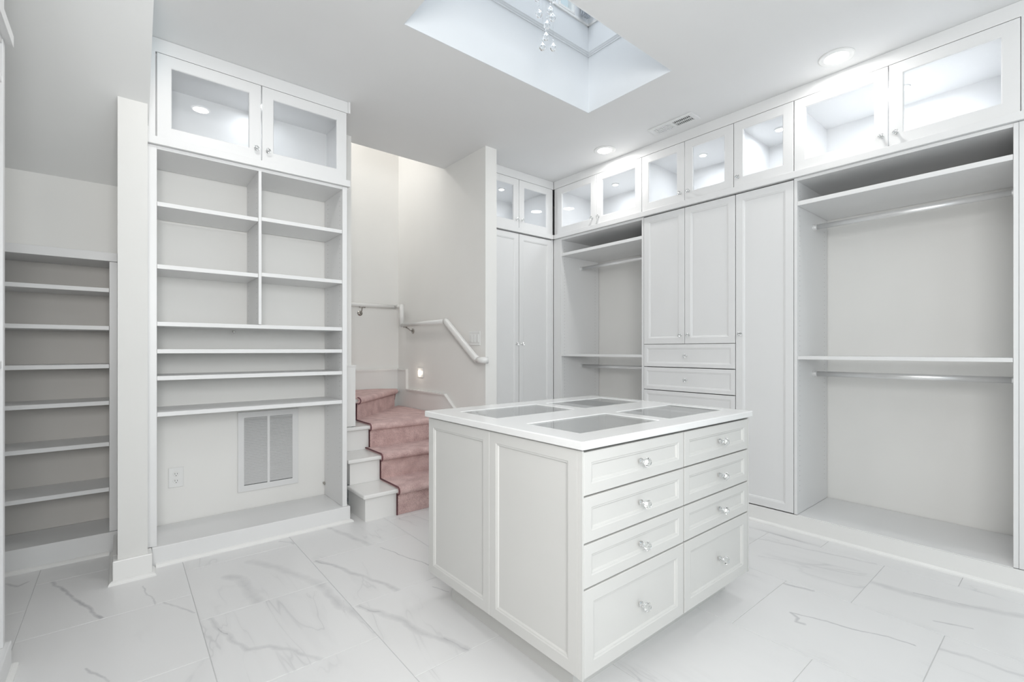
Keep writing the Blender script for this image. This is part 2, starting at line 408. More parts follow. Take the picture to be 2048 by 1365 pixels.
# ------------------------------------------------------------------ room shell
XB = [-1.50, -0.91, -0.325, 0.255, 0.795, 1.385, 1.98, 2.555, 3.135, 3.37, 3.86]
PITCH = 0.588
fl = struct('floor', B((-1.1, 4.0, -1.7, 3.85, -0.06, -0.0018)), 'grout')
YO = [2.385, 2.67, 2.67, 2.385, 2.67, 2.40, 2.70, 2.43, 2.73, 2.73]
YO[1] = 2.385
tmesh = {}
plain = marble('marble_tile', [])
for c in range(len(XB)-1):
    x0, x1 = max(XB[c], -0.94), min(XB[c+1], 3.86)
    if x1 - x0 < 0.03: continue
    y = YO[c]
    while y + PITCH < 3.9: y += PITCH
    while y > -1.6:
        ya, yb = y, min(y + PITCH, 3.55, 0.07 if x0 > 3.36 else 9)
        y -= PITCH
        if yb - ya < 0.02: continue
        segs = [s for s in VEINS if (lambda m: x0 < m[0] < x1 and ya < m[1] < yb)(((s[0][0][0]+s[0][-1][0])/2, (s[0][0][1]+s[0][-1][1])/2))]
        mt = marble('marble_tile_veined', segs) if segs else plain
        w, h = x1-x0-0.0028, yb-ya-0.0028
        key = (round(w, 3), round(h, 3), bool(segs) and len(tmesh))
        if key not in tmesh:
            bm = bmesh.new(); L = []
            for ins, z in ((0, -0.006), (0, -0.0008), (0.0008, 0)):
                L.append([bm.verts.new((sx*(w/2-ins), sy*(h/2-ins), z)) for sx, sy in ((-1,-1),(1,-1),(1,1),(-1,1))])
            for a, b in zip(L, L[1:]):
                for j in range(4): bm.faces.new((a[j], a[(j+1)%4], b[(j+1)%4], b[j]))
            bm.faces.new(L[0][::-1]); bm.faces.new(L[-1])
            me = bpy.data.meshes.new('floor_tile'); bm.to_mesh(me); bm.free(); me.materials.append(mt); tmesh[key] = me
        o = bpy.data.objects.new('floor_tile', tmesh[key]); COL.objects.link(o); o.parent = fl
        o.location = ((x0+x1)/2, (ya+yb)/2, 0)

HX0, HX1, HY0, HY1 = 1.11, 2.53, 1.555, 2.21
struct('ceiling', grid_slab([-1.0, 0.11, HX0, 2.285, 2.402, HX1, 3.95], [-1.7, HY0, HY1, 2.46, 3.737, 3.95],
       {(2,1),(3,1),(4,1),(0,3),(0,4),(1,4),(2,4),(3,4)}, ZC, ZC+0.16), 'ceil')
def slope_bm():
    bm = bmesh.new(); prism(bm, [(2.46, ZC), (3.50, 2.083), (3.62, 2.083), (3.62, 2.25), (2.6, ZC+0.1), (2.46, ZC+0.1)], -1.0, 0.11, lambda y, z, x: (x, y, z)); return bm
struct('ceiling_slope', slope_bm(), 'slope')
struct('wall_back', B((-0.95, 0.103, 3.80, 3.92, 0, 3.95), (0.103, 1.20, 3.505, 3.60, 0, 2.98), (2.405, 3.97, 3.90, 4.02, 0, 2.98)), 'wall')
struct('wall_alcove', B((-0.95, -0.017, 3.50, 3.515, 1.70, 2.083)), 'wall')
struct('wall_right', B((3.865, 3.97, -1.7, 3.90, 0, 2.98)), 'wall')
struct('wall_left', B((-1.05, -0.945, -1.7, 3.92, 0, 2.98)), 'wall')
# wall behind the viewpoint; its wide window is unseen, added for fill light
ff = lambda x, z, y: (x, y, z)
struct('wall_front', grid_slab([-1.05, -0.4, 3.4, 3.97], [0, 0.35, 2.55, 2.98], {(1, 1)}, -1.70, -1.58, ff), 'wall')
w1 = struct('added_window_1', grid_slab([-0.4, -0.34, 0.86, 0.92, 2.08, 2.14, 3.34, 3.4], [0.35, 0.41, 2.49, 2.55], {(1,1),(3,1),(5,1)}, -1.67, -1.61, ff), 'trim')
for a, b in ((-0.34, 0.86), (0.92, 2.08), (2.14, 3.34)): link('pane', B((a, b, -1.645, -1.64, 0.41, 2.49)), 'glass', w1)
# post beside the alcove, its base and shoe
def post_bm():
    bm = bmesh.new(); prism(bm, [(3.04, 0), (3.50, 0), (3.50, 2.083), (3.04, 2.409)], -0.015, 0.103, lambda y, z, x: (x, y, z)); return bm
struct('wall_post', post_bm(), 'plaster')
struct('baseboard_post', B((-0.034, 0.121, 3.022, 3.115, 0, 0.112), (-0.034, -0.016, 3.115, 3.47, 0, 0.112)), 'trim', bevel=0.003)
def shoe(bm, F, u0, u1, n, e0=0, e1=0):
    """quarter-round shoe along a face at outward distance n"""
    r = 0.017; prof = [(0, 0), (r, 0), (r*0.95, 0.007), (r*0.7, 0.013), (r*0.3, 0.0175), (0, 0.019)]
    a = [bm.verts.new(F.p(u0 - e0*q, n+q, z)) for q, z in prof]; b = [bm.verts.new(F.p(u1 + e1*q, n+q, z)) for q, z in prof]
    bm.faces.new(a[::-1]); bm.faces.new(b)
    for i in range(len(prof)):
        j = (i+1) % len(prof); bm.faces.new((a[i], a[j], b[j], b[i]))
F0 = Frame((0, 3.022, 0), (1, 0, 0), (0, -1, 0)); F0s = Frame((-0.034, 0, 0), (0, -1, 0), (-1, 0, 0))
bm = bmesh.new(); shoe(bm, F0, -0.034, 0.121, 0, 1, 1); shoe(bm, F0s, -3.47, -3.022, 0, 0, 1)
F0r = Frame((0.121, 0, 0), (0, 1, 0), (1, 0, 0)); shoe(bm, F0r, 3.022, 3.108, 0, 1, 0)
struct('trim_1', bm, 'trim')

# stairwell walls
struct('wall_stair_right', B((2.285, 2.40, 3.095, 4.78, 0, ZC), (2.285, 2.40, 3.737, 4.78, ZC, 3.95)), 'wall')
struct('wall_stair_back', B((-1.0, 2.285, 4.663, 4.78, 0, 3.95)), 'wall')
struct('wall_stair_pier', B((0.103, 1.38, 3.63, 3.745, 0, 3.95)) , 'wall')
struct('wall_stair_upper', B((1.38, 2.285, 3.745, 3.86, ZC+0.162, 3.95), (-1.05, -0.95, 3.93, 4.78, 0, 3.95)), 'wall')
struct('ceiling_stairwell', B((-1.05, 2.40, 3.63, 4.78, 3.95, 4.05)), 'ceil')
# skirt caps in the stair
def skirts():
    bm = bmesh.new()
    bx(bm, 1.382, 2.284, 4.645, 4.662, 0.555, 0.94); bx(bm, 1.382, 2.284, 4.626, 4.662, 0.938, 0.956); bx(bm, 1.382, 2.284, 4.638, 4.662, 0.925, 0.938)
    f = lambda y, z, x: (x, y, z)
    prism(bm, [(3.10, 0.0), (4.662, 0.0), (4.662, 0.94), (4.44, 0.94), (4.44, 0.738), (3.70, 0.738), (3.10, 0.32)], 2.267, 2.284, f)
    prism(bm, [(4.662, 0.94), (4.662, 0.955), (4.437, 0.955), (4.437, 0.753), (3.695, 0.753), (3.10, 0.338), (3.10, 0.32), (3.70, 0.738), (4.45, 0.738), (4.45, 0.94)], 2.256, 2.284, f)
    return bm
struct('baseboard_stair', skirts(), 'trim')
bm = B((1.20, 1.405, 3.608, 3.629, 0.558, 1.022), (1.20, 1.412, 3.602, 3.629, 1.022, 1.034), (1.3805, 1.405, 3.629, 3.75, 0.558, 1.034))
struct('baseboard_pier', bm, 'trim')

# light well above the ceiling opening
z0, z1 = ZC+0.16, 4.62
g = lambda x, z, y: (x, y, z)
struct('wall_light_well_far', grid_slab([HX0-0.1, HX0, 2.243, 2.375, HX1+0.1], [ZC+0.162, 3.455, 4.25, z1], {(2, 1)}, HY1, HY1+0.04, g), 'shaft')
struct('wall_light_well_near', B((HX0-0.1, HX1+0.1, HY0-0.08, HY0, ZC+0.162, z1)), 'shaft')
struct('wall_light_well_right', B((HX1, HX1+0.1, HY0, HY1, ZC+0.162, z1)), 'shaft')
struct('wall_light_well_left', B((HX0-0.1, HX0, HY0, HY1, ZC+0.162, z1)), 'shaft')
struct('ceiling_light_well', B((HX0-0.1, HX1+0.1, HY0-0.08, HY1+0.08, z1, z1+0.06)), 'ceil')
struct('trim_2', grid_slab([HX0, HX0+0.004, HX1-0.004, HX1], [HY0, HY0+0.004, HY1-0.004, HY1], {(1, 1)}, ZC-0.0005, ZC+0.161), 'shaft')
w2 = struct('window_2', grid_slab([2.233, 2.246, 2.372, 2.385], [3.443, 3.458, 4.247, 4.26], {(1, 1)}, HY1-0.008, HY1+0.045, g), 'trim')
link('pane', B((2.246, 2.372, HY1+0.012, HY1+0.016, 3.458, 4.247)), 'glass', w2)
# moulding round the well: small stepped cornice
def well_mould():
    bm = bmesh.new(); prof = [(0, 3.212), (0.004, 3.212), (0.004, 3.222), (0.007, 3.224), (0.010, 3.234), (0.013, 3.238), (0.013, 3.248), (0.007, 3.249), (0.007, 3.258), (0, 3.258)]
    ring = []
    for d, z in prof:
        ring.append([bm.verts.new(p) for p in ((HX0+d, HY0+d, z), (HX1-d, HY0+d, z), (HX1-d, HY1-d, z), (HX0+d, HY1-d, z))])
    for a, b in zip(ring, ring[1:] + ring[:1]):
        for j in range(4): bm.faces.new((a[j], a[(j+1)%4], b[(j+1)%4], b[j]))
    return bm
struct('trim_3', well_mould(), 'shaft')
struct('trim_4', B((HX0, HX1, HY1-0.008, HY1, 3.425, 3.441), (HX1-0.008, HX1, HY0, HY1, 3.425, 3.441)), 'trim')

# ------------------------------------------------------------------ left shelving unit
def pins(F, u, sgn, n0, n1, zs, parent):
    bm = bmesh.new()
    for n in (n0, n1):
        z = zs[0]
        while z < zs[1]:
            F.box(bm, u, u + sgn*0.0006, n-0.0022, n+0.0022, z-0.0022, z+0.0022); z += 0.032
    o = link('pin_holes', bm, 'holes', parent); o['kind'] = 'stuff'; return o
def board(name, F, parent, *b, m='cab', bev=0.0012): return link(name, F.B(*b), m, parent, bevel=bev)
t = thing('shelving_unit', 'tall white open shelving unit with centre divider, left of the pink carpeted stairs', 'shelving', (0.65, 3.32, 0))
board('side_panel', FL, t, (0.104, 0.145, -0.36, 0, 0.105, 2.243))
board('side_panel', FL, t, (1.135, 1.165, -0.36, 0, 0.105, 2.243))
board('top_panel', FL, t, (0.145, 1.135, -0.36, -0.002, 2.225, 2.244))
board('base_plinth', FL, t, (0.123, 1.182, -0.36, 0.015, 0.0, 0.104), bev=0.003)
board('divider', FL, t, (0.632, 0.648, -0.34, 0, 1.305, 2.225))
for z in (1.935, 1.60):
    board('shelf', FL, t, (0.146, 0.631, -0.33, -0.003, z-0.013, z+0.010))
    board('shelf', FL, t, (0.649, 1.134, -0.33, -0.003, z-0.013+0.008, z+0.018))
for z in (1.292, 1.145, 1.000, 0.806): board('shelf', FL, t, (0.146, 1.134, -0.33, -0.003, z-0.012, z+0.011))
pins(FL, 1.1349, -1, -0.05, -0.29, (0.3, 2.2), t); pins(FL, 0.6319, -1, -0.05, -0.29, (1.34, 2.2), t)
bm = bmesh.new(); shoe(bm, FL, 0.139, 1.182, 0.015, 0, 1)
F1 = Frame((1.182, 0, 0), (0, 1, 0), (1, 0, 0)); shoe(bm, F1, 3.125, 3.5, 0, 1, 0)
link('shoe_moulding', bm, 'trim', t)
for (x, z) in ((0.56, 1.272), (1.128, 0.19)):
    bm = B((x-0.006, x+0.006, 3.485, 3.504, z-0.006, z+0.006), (x-0.003, x+0.003, 3.478, 3.486, z-0.012, z+0.003)); link('bracket', bm, 'nickel', t)

t = upper(FL, 0.140, 1.165, 0.36, [(0.144, 0.647), (0.650, 1.163)], 'glazed cabinet lit inside, on top of the open shelving unit left of the stairs', [0.618, 0.680], puck_u=0.67, pn=-0.2, w=0.6)
board('cornice_rail', FL, t, (0.1035, 1.180, -0.02, 0.02, 2.245, 2.286))
board('fascia', FL, t, (0.104, 1.172, -0.036, -0.002, 2.744, 2.819), (0.104, 0.139, -0.036, -0.002, 2.287, 2.744))
board('corner_bead', FL, t, (1.172, 1.186, -0.30, 0.006, 2.742, 2.819))

# air grille on the wall at the foot of the shelving
t = thing('air_grille', 'white louvred return air grille low in the left shelving', 'vent', (0.767, 3.49, 0.22))
gy = 3.505
g = lambda x, z, y: (x, y, z)
link('grille_frame', grid_slab([0.582, 0.618, 0.756, 0.772, 0.915, 0.953], [0.222, 0.262, 0.705, 0.743], {(1,1),(3,1)}, gy-0.013, gy-0.001, g), 'grille', t, bevel=0.0015)
link('backing', B((0.60, 0.935, gy-0.003, gy-0.001, 0.24, 0.725)), 'black', t)
gme = {}
for k, (a, b) in enumerate(((0.618, 0.756), (0.772, 0.915))):
    for i in range(41):
        z = 0.267 + i*(0.438/41)
        if k not in gme:
            bm = bmesh.new(); h = 0.0072
            v = [bm.verts.new(p) for p in ((a, -0.0045, 0), (b, -0.0045, 0), (b, 0.0045, h), (a, 0.0045, h), (a, -0.0045, 0.0012), (b, -0.0045, 0.0012), (b, 0.0045, h+0.0012), (a, 0.0045, h+0.0012))]
            for f in ((0,3,2,1),(4,5,6,7),(0,1,5,4),(1,2,6,5),(2,3,7,6),(3,0,4,7)): bm.faces.new([v[q] for q in f])
            bmesh.ops.translate(bm, verts=bm.verts, vec=(-ORG[t.name].x, 0, 0))
            me = bpy.data.meshes.new('louver'); bm.to_mesh(me); bm.free(); me.materials.append(M['grille']); gme[k] = me
        o = bpy.data.objects.new('louver', gme[k]); COL.objects.link(o); o.parent = t; o.location = (0, gy-0.008-3.49, z-0.22)
def outlet(F, u, z, label):
    t = thing('wall_outlet', label, 'outlet', F.p(u, 0, z))
    link('cover_plate', rings(F, u-0.038, u+0.038, z-0.060, z+0.060, [(0, 0.001), (0, 0.004), (0.003, 0.006)]), 'plastic', t)
    for dz in (-0.021, 0.021):
        bm = bmesh.new(); q = F.p(u, 0.006, z+dz)
        lathe(bm, [(0.0165, 0), (0.0165, 0.002), (0.015, 0.003)], 20, lambda x, y, h: F.p(u+x, 0.006+h, z+dz+y*0.85))
        s = link('socket', bm, 'plastic', t)
        link('slot', F.B((u-0.007, u-0.005, 0.0088, 0.0094, z+dz-0.002, z+dz+0.007), (u+0.005, u+0.007, 0.0088, 0.0094, z+dz-0.002, z+dz+0.006), (u-0.0022, u+0.0022, 0.0088, 0.0094, z+dz-0.011, z+dz-0.007)), 'dark', s)
outlet(Frame((0, 3.505, 0), (1, 0, 0), (0, -1, 0)), 0.255, 0.378, 'white double power outlet low on the wall inside the left shelving')

# ------------------------------------------------------------------ alcove shelving under the slope
t = thing('alcove_shelving', 'narrow white shoe shelving in the alcove under the sloped ceiling', 'shelving', (-0.45, 3.65, 0))
board('header', FA, t, (-0.94, -0.018, -0.02, 0.012, 1.652, 1.70))
board('side_panel', FA, t, (-0.053, -0.018, -0.29, 0, 0.125, 1.651)); board('side_panel', FA, t, (-0.94, -0.90, -0.29, 0, 0.125, 1.651))
board('top_panel', FA, t, (-0.90, -0.053, -0.29, -0.021, 1.652, 1.67))
board('base_plinth', FA, t, (-0.94, -0.018, -0.29, 0.012, 0, 0.124))
for z in (1.490, 1.276, 1.060, 0.853, 0.620, 0.364): board('shelf', FA, t, (-0.899, -0.054, -0.285, -0.003, z-0.012, z+0.011))
board('back_panel', FA, t, (-0.90, -0.053, -0.296, -0.288, 0.125, 1.651), m='shaded_taupe', bev=0)
bm = bmesh.new(); shoe(bm, FA, -0.94, -0.052, 0.012); link('shoe_moulding', bm, 'trim', t)

# ------------------------------------------------------------------ near left run (seen edge-on at the frame's left)
t = thing('hanging_bay', 'white open closet bay seen edge-on at the left edge of the photo', 'closet', (-0.62, 1.9, 0))
board('side_panel', FW, t, (2.41, 2.445, -0.60, 0, 0.105, 2.243)); board('side_panel', FW, t, (1.20, 1.24, -0.60, 0, 0.105, 2.243))
board('top_panel', FW, t, (1.24, 2.41, -0.60, -0.002, 2.225, 2.244)); board('base_plinth', FW, t, (1.18, 2.46, -0.60, 0.015, 0, 0.104), bev=0.003)
for z in (2.10, 1.10): board('shelf', FW, t, (1.241, 2.409, -0.55, -0.003, z-0.012, z+0.011))
board('back_panel', FW, t, (1.24, 2.41, -0.60, -0.59, 0.105, 2.225))
bm = bmesh.new(); shoe(bm, FW, 1.18, 2.46, 0.015, 0, 1); link('shoe_moulding', bm, 'trim', t)
t = upper(FW, 1.20, 2.445, 0.60, [(1.21, 1.82), (1.822, 2.435)], 'glazed cabinet cut off at the top left corner of the photo', [1.79, 1.85], z1=2.743)
board('cornice_rail', FW, t, (1.18, 2.462, -0.02, 0.02, 2.245, 2.286)); board('fascia', FW, t, (1.20, 2.445, -0.04, -0.002, 2.744, 2.819))

# ------------------------------------------------------------------ corner wardrobe
t = thing('corner_wardrobe', 'tall white two-door wardrobe in the far corner beside the stair opening', 'wardrobe', (2.95, 3.6, 0))
link('carcass', FC.B((2.405, 2.42, -0.55, -0.021, 0, 2.243), (3.25, 3.267, -0.55, -0.021, 0, 2.243), (2.42, 3.25, -0.55, -0.021, 0.09, 0.105), (2.42, 3.25, -0.55, -0.021, 2.225, 2.243)), 'cab', t)
d1 = panel_front('door', FC, 2.415, 2.849, 0.106, 2.238, 0.062, 'cab', t); d2 = panel_front('door', FC, 2.852, 3.272, 0.106, 2.238, 0.062, 'cab', t)
knob(FC, 2.819, 1.21, d1); knob(FC, 2.885, 1.21, d2)
board('base_plinth', FC, t, (2.403, 3.285, -0.02, 0.0, 0, 0.104)); board('filler', FC, t, (3.274, 3.298, -0.02, -0.002, 0.106, 2.243))
t = thing('glazed_cabinet', 'small glazed cabinet above the corner wardrobe, nearest the stair opening', 'cabinet', (2.85, 3.6, 2.287))
carcass(FC, 2.405, 3.268, 0.55, 2.287, 2.743, t, ceil_z=2.735)
glass_door(FC, 2.415, 2.849, 2.288, 2.742, t, 2.819, 2.365); glass_door(FC, 2.852, 3.268, 2.288, 2.742, t, 2.885, 2.365)
puck(FC, 2.84, -0.25, 2.717, t)
board('cornice_rail', FC, t, (2.403, 3.279, -0.02, 0.02, 2.245, 2.286)); board('fascia', FC, t, (2.403, 3.302, -0.04, -0.002, 2.744, 2.819), (3.270, 3.300, -0.02, -0.012, 2.287, 2.744))

# ------------------------------------------------------------------ right-hand run
def uy(a, b): return (-b, -a)          # Y range -> u range
D = 0.56
def rod(F, u0, u1, n, z, parent):
    bm = bmesh.new(); tube(bm, [F.p(u0+0.004, n, z), F.p(u1-0.004, n, z)], 0.011, 14, rz=0.017)
    r = link('clothes_rod', bm, 'satin', parent, smooth=True)
    for a, s in ((u0, 1), (u1, -1)):
        bm = bmesh.new(); lathe(bm, [(0.022, 0.0), (0.022, 0.004), (0.019, 0.006), (0.019, 0.022)], 18, lambda x, y, h: F.p(a+s*(h+0.0003), n+x, z+y)); link('rod_bracket', bm, 'satin', r)
def bay(label, y0, y1, loc_y):
    t = thing('hanging_bay', label, 'closet', (3.58, loc_y, 0))
    u0, u1 = uy(y0, y1)
    board('side_panel', FR, t, (u0-0.018, u0, -D, 0, 0.105, 2.243)); board('side_panel', FR, t, (u1, u1+0.018, -D, 0, 0.105, 2.243))
    board('top_panel', FR, t, (u0, u1, -D, -0.002, 2.225, 2.244))
    board('base_deck', FR, t, (u0, u1, -D, 0, 0.086, 0.105))
    board('shelf', FR, t, (u0+0.001, u1-0.001, -D+0.01, -0.003, 2.068, 2.095)); board('shelf', FR, t, (u0+0.001, u1-0.001, -D+0.2, -0.003, 1.092, 1.113))
    rod(FR, u0, u1, -0.285, 1.975, t); rod(FR, u0, u1, -0.285, 0.993, t)
    pins(FR, u0+0.0001, 1, -0.045, -0.50, (0.25, 2.2), t)
    return t
bay('smaller open hanging bay with two rods, beside the far corner wardrobe', 2.306, 3.227, 2.77)
board('filler', FR, bpy.data.objects['hanging_bay.001'], (-3.333, -3.246, -0.04, 0, 0.105, 2.243))
b2 = bay('largest open hanging bay with two rods, at the right edge of the photo', 0.205, 1.146, 0.67)
board('end_stile', FR, b2, (-0.186, -0.02, -D, 0, 0.105, 2.243))
link('bracket', B((3.850, 3.864, 0.215, 0.235, 0.20, 0.206), (3.857, 3.864, 0.215, 0.235, 0.19, 0.215)), 'nickel', b2)
# base and shoe along the whole run
board_o = struct('baseboard_right', FR.B((-3.335, -0.0, -0.03, 0.013, 0, 0.0855), (-3.335, -0.0, -0.0, 0.013, 0.0855, 0.103)), 'trim')
bm = bmesh.new(); shoe(bm, FR, -3.335, 0.0, 0.013); struct('trim_5', bm, 'trim')
# drawer wardrobe
t = thing('drawer_wardrobe', 'white cabinet with two panelled doors above a stack of wide drawers', 'cabinet', (3.58, 1.91, 0))
u0, u1 = -2.287, -1.537
link('carcass', FR.B((u0, u0+0.018, -D, -0.022, 0.104, 2.243), (u1-0.018, u1, -D, -0.022, 0.104, 2.243), (u0, u1, -D, -0.022, 2.225, 2.243), (u0+0.018, u1-0.018, -D, -0.022, 1.19, 1.205)), 'cab', t)
d = panel_front('door', FR, -2.286, -1.9225, 1.199, 2.238, 0.058, 'cab', t); knob(FR, -1.952, 1.265, d)
d = panel_front('door', FR, -1.9215, -1.538, 1.199, 2.238, 0.058, 'cab', t); knob(FR, -1.886, 1.265, d)
for za, zb in ((1.018, 1.197), (0.833, 1.015), (0.625, 0.830), (0.40, 0.622), (0.106, 0.397)):
    d = panel_front('drawer', FR, -2.286, -1.538, za, zb, 0.040, 'cab', t, deep=0.005); knob(FR, -1.909, (za+zb)/2, d)
t = thing('tall_wardrobe', 'white tall single-door wardrobe left of the largest hanging bay', 'wardrobe', (3.58, 1.35, 0))
link('carcass', FR.B((-1.5365, -1.52, -D, -0.022, 0.104, 2.243), (-1.185, -1.1655, -D, -0.022, 0.104, 2.243), (-1.52, -1.185, -D, -0.022, 2.225, 2.243)), 'cab', t)
d = panel_front('door', FR, -1.535, -1.166, 0.106, 2.238, 0.060, 'cab', t); knob(FR, -1.498, 1.265, d)
# glazed uppers
upper(FR, -3.289, -2.306, D, [(-3.288, -2.7925), (-2.7915, -2.3065)], 'glazed two-door cabinet above the smaller open hanging bay', [-2.832, -2.758], w=1.6)
upper(FR, -2.305, -1.550, D, [(-2.3045, -1.9235), (-1.9225, -1.5505)], 'glazed two-door cabinet above the panelled doors and drawers', [-1.955, -1.886], w=1.5)
upper(FR, -1.549, -1.166, D, [(-1.5485, -1.1665)], 'glazed single-door cabinet above the tall single-door wardrobe', [-1.515])
upper(FR, -1.165, -0.180, D, [(-1.1645, -0.6845), (-0.6835, -0.1805)], 'largest glazed two-door cabinet, top right above the largest hanging bay', [-0.712, -0.648], w=2.6)
t = thing('cornice_rail', 'long white rail under the glazed cabinets of the right-hand closet run', 'rail', (3.29, 1.6, 2.245))
link('rail_board', FR.B((-3.313, -0.0, -0.02, 0.02, 2.245, 2.285)), 'cab', t, bevel=0.0012)
t = thing('fascia', 'long white fascia board between the right-hand glazed cabinets and the ceiling', 'fascia', (3.30, 1.6, 2.744))
link('fascia_board', FR.B((-3.333, -0.0, -0.04, -0.002, 2.744, 2.819)), 'cab', t)
link('end_stile', FR.B((-0.179, -0.0, -0.04, -0.002, 2.286, 2.744), (-3.333, -3.290, -0.02, -0.012, 2.286, 2.744)), 'cab', t)

# ------------------------------------------------------------------ island
IX0, IX1, IY0, IY1, IB, IT = 1.10, 2.250, 0.985, 1.935, 0.12, 0.838
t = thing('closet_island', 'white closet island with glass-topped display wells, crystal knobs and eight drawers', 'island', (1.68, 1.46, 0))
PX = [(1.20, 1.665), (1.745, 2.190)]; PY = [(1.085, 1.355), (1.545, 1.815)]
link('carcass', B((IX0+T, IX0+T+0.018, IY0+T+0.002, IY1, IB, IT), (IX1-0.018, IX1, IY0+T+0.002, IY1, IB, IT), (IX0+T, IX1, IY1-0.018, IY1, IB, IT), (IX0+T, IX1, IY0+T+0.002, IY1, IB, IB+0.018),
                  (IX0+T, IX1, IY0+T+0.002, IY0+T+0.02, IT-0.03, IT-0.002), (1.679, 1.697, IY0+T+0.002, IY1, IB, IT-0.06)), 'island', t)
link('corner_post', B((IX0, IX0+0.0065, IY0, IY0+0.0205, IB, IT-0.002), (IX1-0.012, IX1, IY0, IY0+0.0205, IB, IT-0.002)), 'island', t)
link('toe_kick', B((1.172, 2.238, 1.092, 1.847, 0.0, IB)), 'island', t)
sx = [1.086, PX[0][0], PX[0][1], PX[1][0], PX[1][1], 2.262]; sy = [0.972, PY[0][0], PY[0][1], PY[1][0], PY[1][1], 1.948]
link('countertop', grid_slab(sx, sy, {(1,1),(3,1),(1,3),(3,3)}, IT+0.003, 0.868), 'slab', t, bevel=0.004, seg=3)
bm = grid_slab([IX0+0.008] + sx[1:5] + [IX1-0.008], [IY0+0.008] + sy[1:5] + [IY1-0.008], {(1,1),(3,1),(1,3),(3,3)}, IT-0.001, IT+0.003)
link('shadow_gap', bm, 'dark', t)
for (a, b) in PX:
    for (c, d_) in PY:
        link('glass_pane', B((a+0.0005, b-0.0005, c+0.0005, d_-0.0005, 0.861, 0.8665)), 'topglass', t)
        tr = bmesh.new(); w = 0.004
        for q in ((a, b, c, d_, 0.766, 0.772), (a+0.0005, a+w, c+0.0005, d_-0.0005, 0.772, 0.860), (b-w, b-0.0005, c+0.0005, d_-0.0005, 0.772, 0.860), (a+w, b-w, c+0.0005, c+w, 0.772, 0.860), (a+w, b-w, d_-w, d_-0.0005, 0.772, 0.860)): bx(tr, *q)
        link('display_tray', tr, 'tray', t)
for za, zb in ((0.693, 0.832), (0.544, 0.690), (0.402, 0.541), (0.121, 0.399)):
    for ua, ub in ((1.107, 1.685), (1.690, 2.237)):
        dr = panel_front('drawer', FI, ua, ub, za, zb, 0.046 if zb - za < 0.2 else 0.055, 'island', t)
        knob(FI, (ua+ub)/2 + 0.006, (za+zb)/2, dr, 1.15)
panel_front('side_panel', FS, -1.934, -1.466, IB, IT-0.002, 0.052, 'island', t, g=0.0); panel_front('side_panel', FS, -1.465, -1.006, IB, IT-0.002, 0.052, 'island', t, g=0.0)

# ------------------------------------------------------------------ stairs
t = thing('staircase', 'white painted winder stairs with pink carpet runner beside the left shelving', 'stairs', (1.77, 3.6, 0))
SX0, SX1 = 1.25, 2.266
R3 = [(3.05, 0.185), (3.325, 0.370), (3.60, 0.555)]
NO = 0.030
for i, (y, z) in enumerate(R3):
    zb = z - 0.185
    yb = R3[i+1][0] if i < 2 else 3.628
    link('riser', B((SX0+0.004, SX1, y, y+0.30 if i < 2 else 3.629, 0 if i == 0 else zb+0.001, z-0.028)), 'trim', t)
    if i < 2: link('tread', B((SX0-0.018, SX1, y-NO, yb+0.012, z-0.028, z)), 'trim', t, bevel=0.009, seg=3)
bm = bmesh.new(); prism(bm, [(1.25-0.018, 3.57), (SX1, 3.57), (SX1, 4.63), (1.405, 3.77), (1.405, 3.60), (1.232, 3.60)], 0.527, 0.555); link('tread', bm, 'trim', t, bevel=0.009, seg=3)
bm = bmesh.new(); prism(bm, [(1.383, 3.752), (2.266, 4.635), (2.266, 4.643), (1.383, 4.643)], 0.556, 0.712); link('riser', bm, 'trim', t)
bm = bmesh.new(); prism(bm, [(1.407, 3.742), (2.266, 4.601), (2.266, 4.644), (1.383, 4.644), (1.383, 3.752)], 0.712, 0.740); link('tread', bm, 'trim', t, bevel=0.008, seg=3)
bm = bmesh.new(); prism(bm, [(0.9, 3.75), (1.383, 3.75), (1.383, 4.644), (0.9, 4.644)], 0.556, 0.925); link('riser', bm, 'trim', t)

CT = 0.013
CX0, CX1 = 1.478, 2.05
def runner(bm, x0, x1, f, start_z, y, z, back):
    """riser at y rising to tread z; wraps the nose; tread runs to back; profile extruded x0..x1 through f"""
    yn = y - NO; rr = 0.016
    outer = [(y-CT, start_z), (y-CT, z-0.034)]
    c = (yn+0.006, z-0.013); R = 0.014 + CT
    for k in range(9):
        a = math.radians(250 - k*20); outer.append((c[0]+R*math.cos(a), c[1]+R*math.sin(a)))
    outer += [(back, z+CT)]
    inner = [(back, z+0.0008), (yn+0.006, z+0.0008), (yn-0.002, z-0.014), (y-0.0008, z-0.030), (y-0.0008, start_z)]
    poly = outer + inner
    n = len(poly)
    a = [bm.verts.new(f(x0, p, q)) for p, q in poly]; b = [bm.verts.new(f(x1, p, q)) for p, q in poly]
    for i in range(n):
        j = (i+1) % n; bm.faces.new((a[i], a[j], b[j], b[i]))
    fa = bm.faces.new(a[::-1]); fb = bm.faces.new(b)
    bmesh.ops.triangulate(bm, faces=[fa, fb])
    return outer
bm = bmesh.new(); ident = lambda x, y, z: (x, y, z); edge = []
for i, (y, z) in enumerate(R3):
    back = R3[i+1][0]-CT if i < 2 else 3.66
    o_ = runner(bm, CX0 + (0.03 if i == 2 else 0), CX1, ident, 0.001 if i == 0 else z-0.185+CT, y, z, back)
    edge += [(CX0 + (0.03 if i == 2 else 0), p, q) for p, q in o_]
prism(bm, [(1.508, 3.655), (CX1, 3.655), (2.254, 3.78), (2.254, 4.60), (1.508, 3.855)], 0.5558, 0.555+CT)
edge += [(1.508, 3.858, 0.555+CT)]
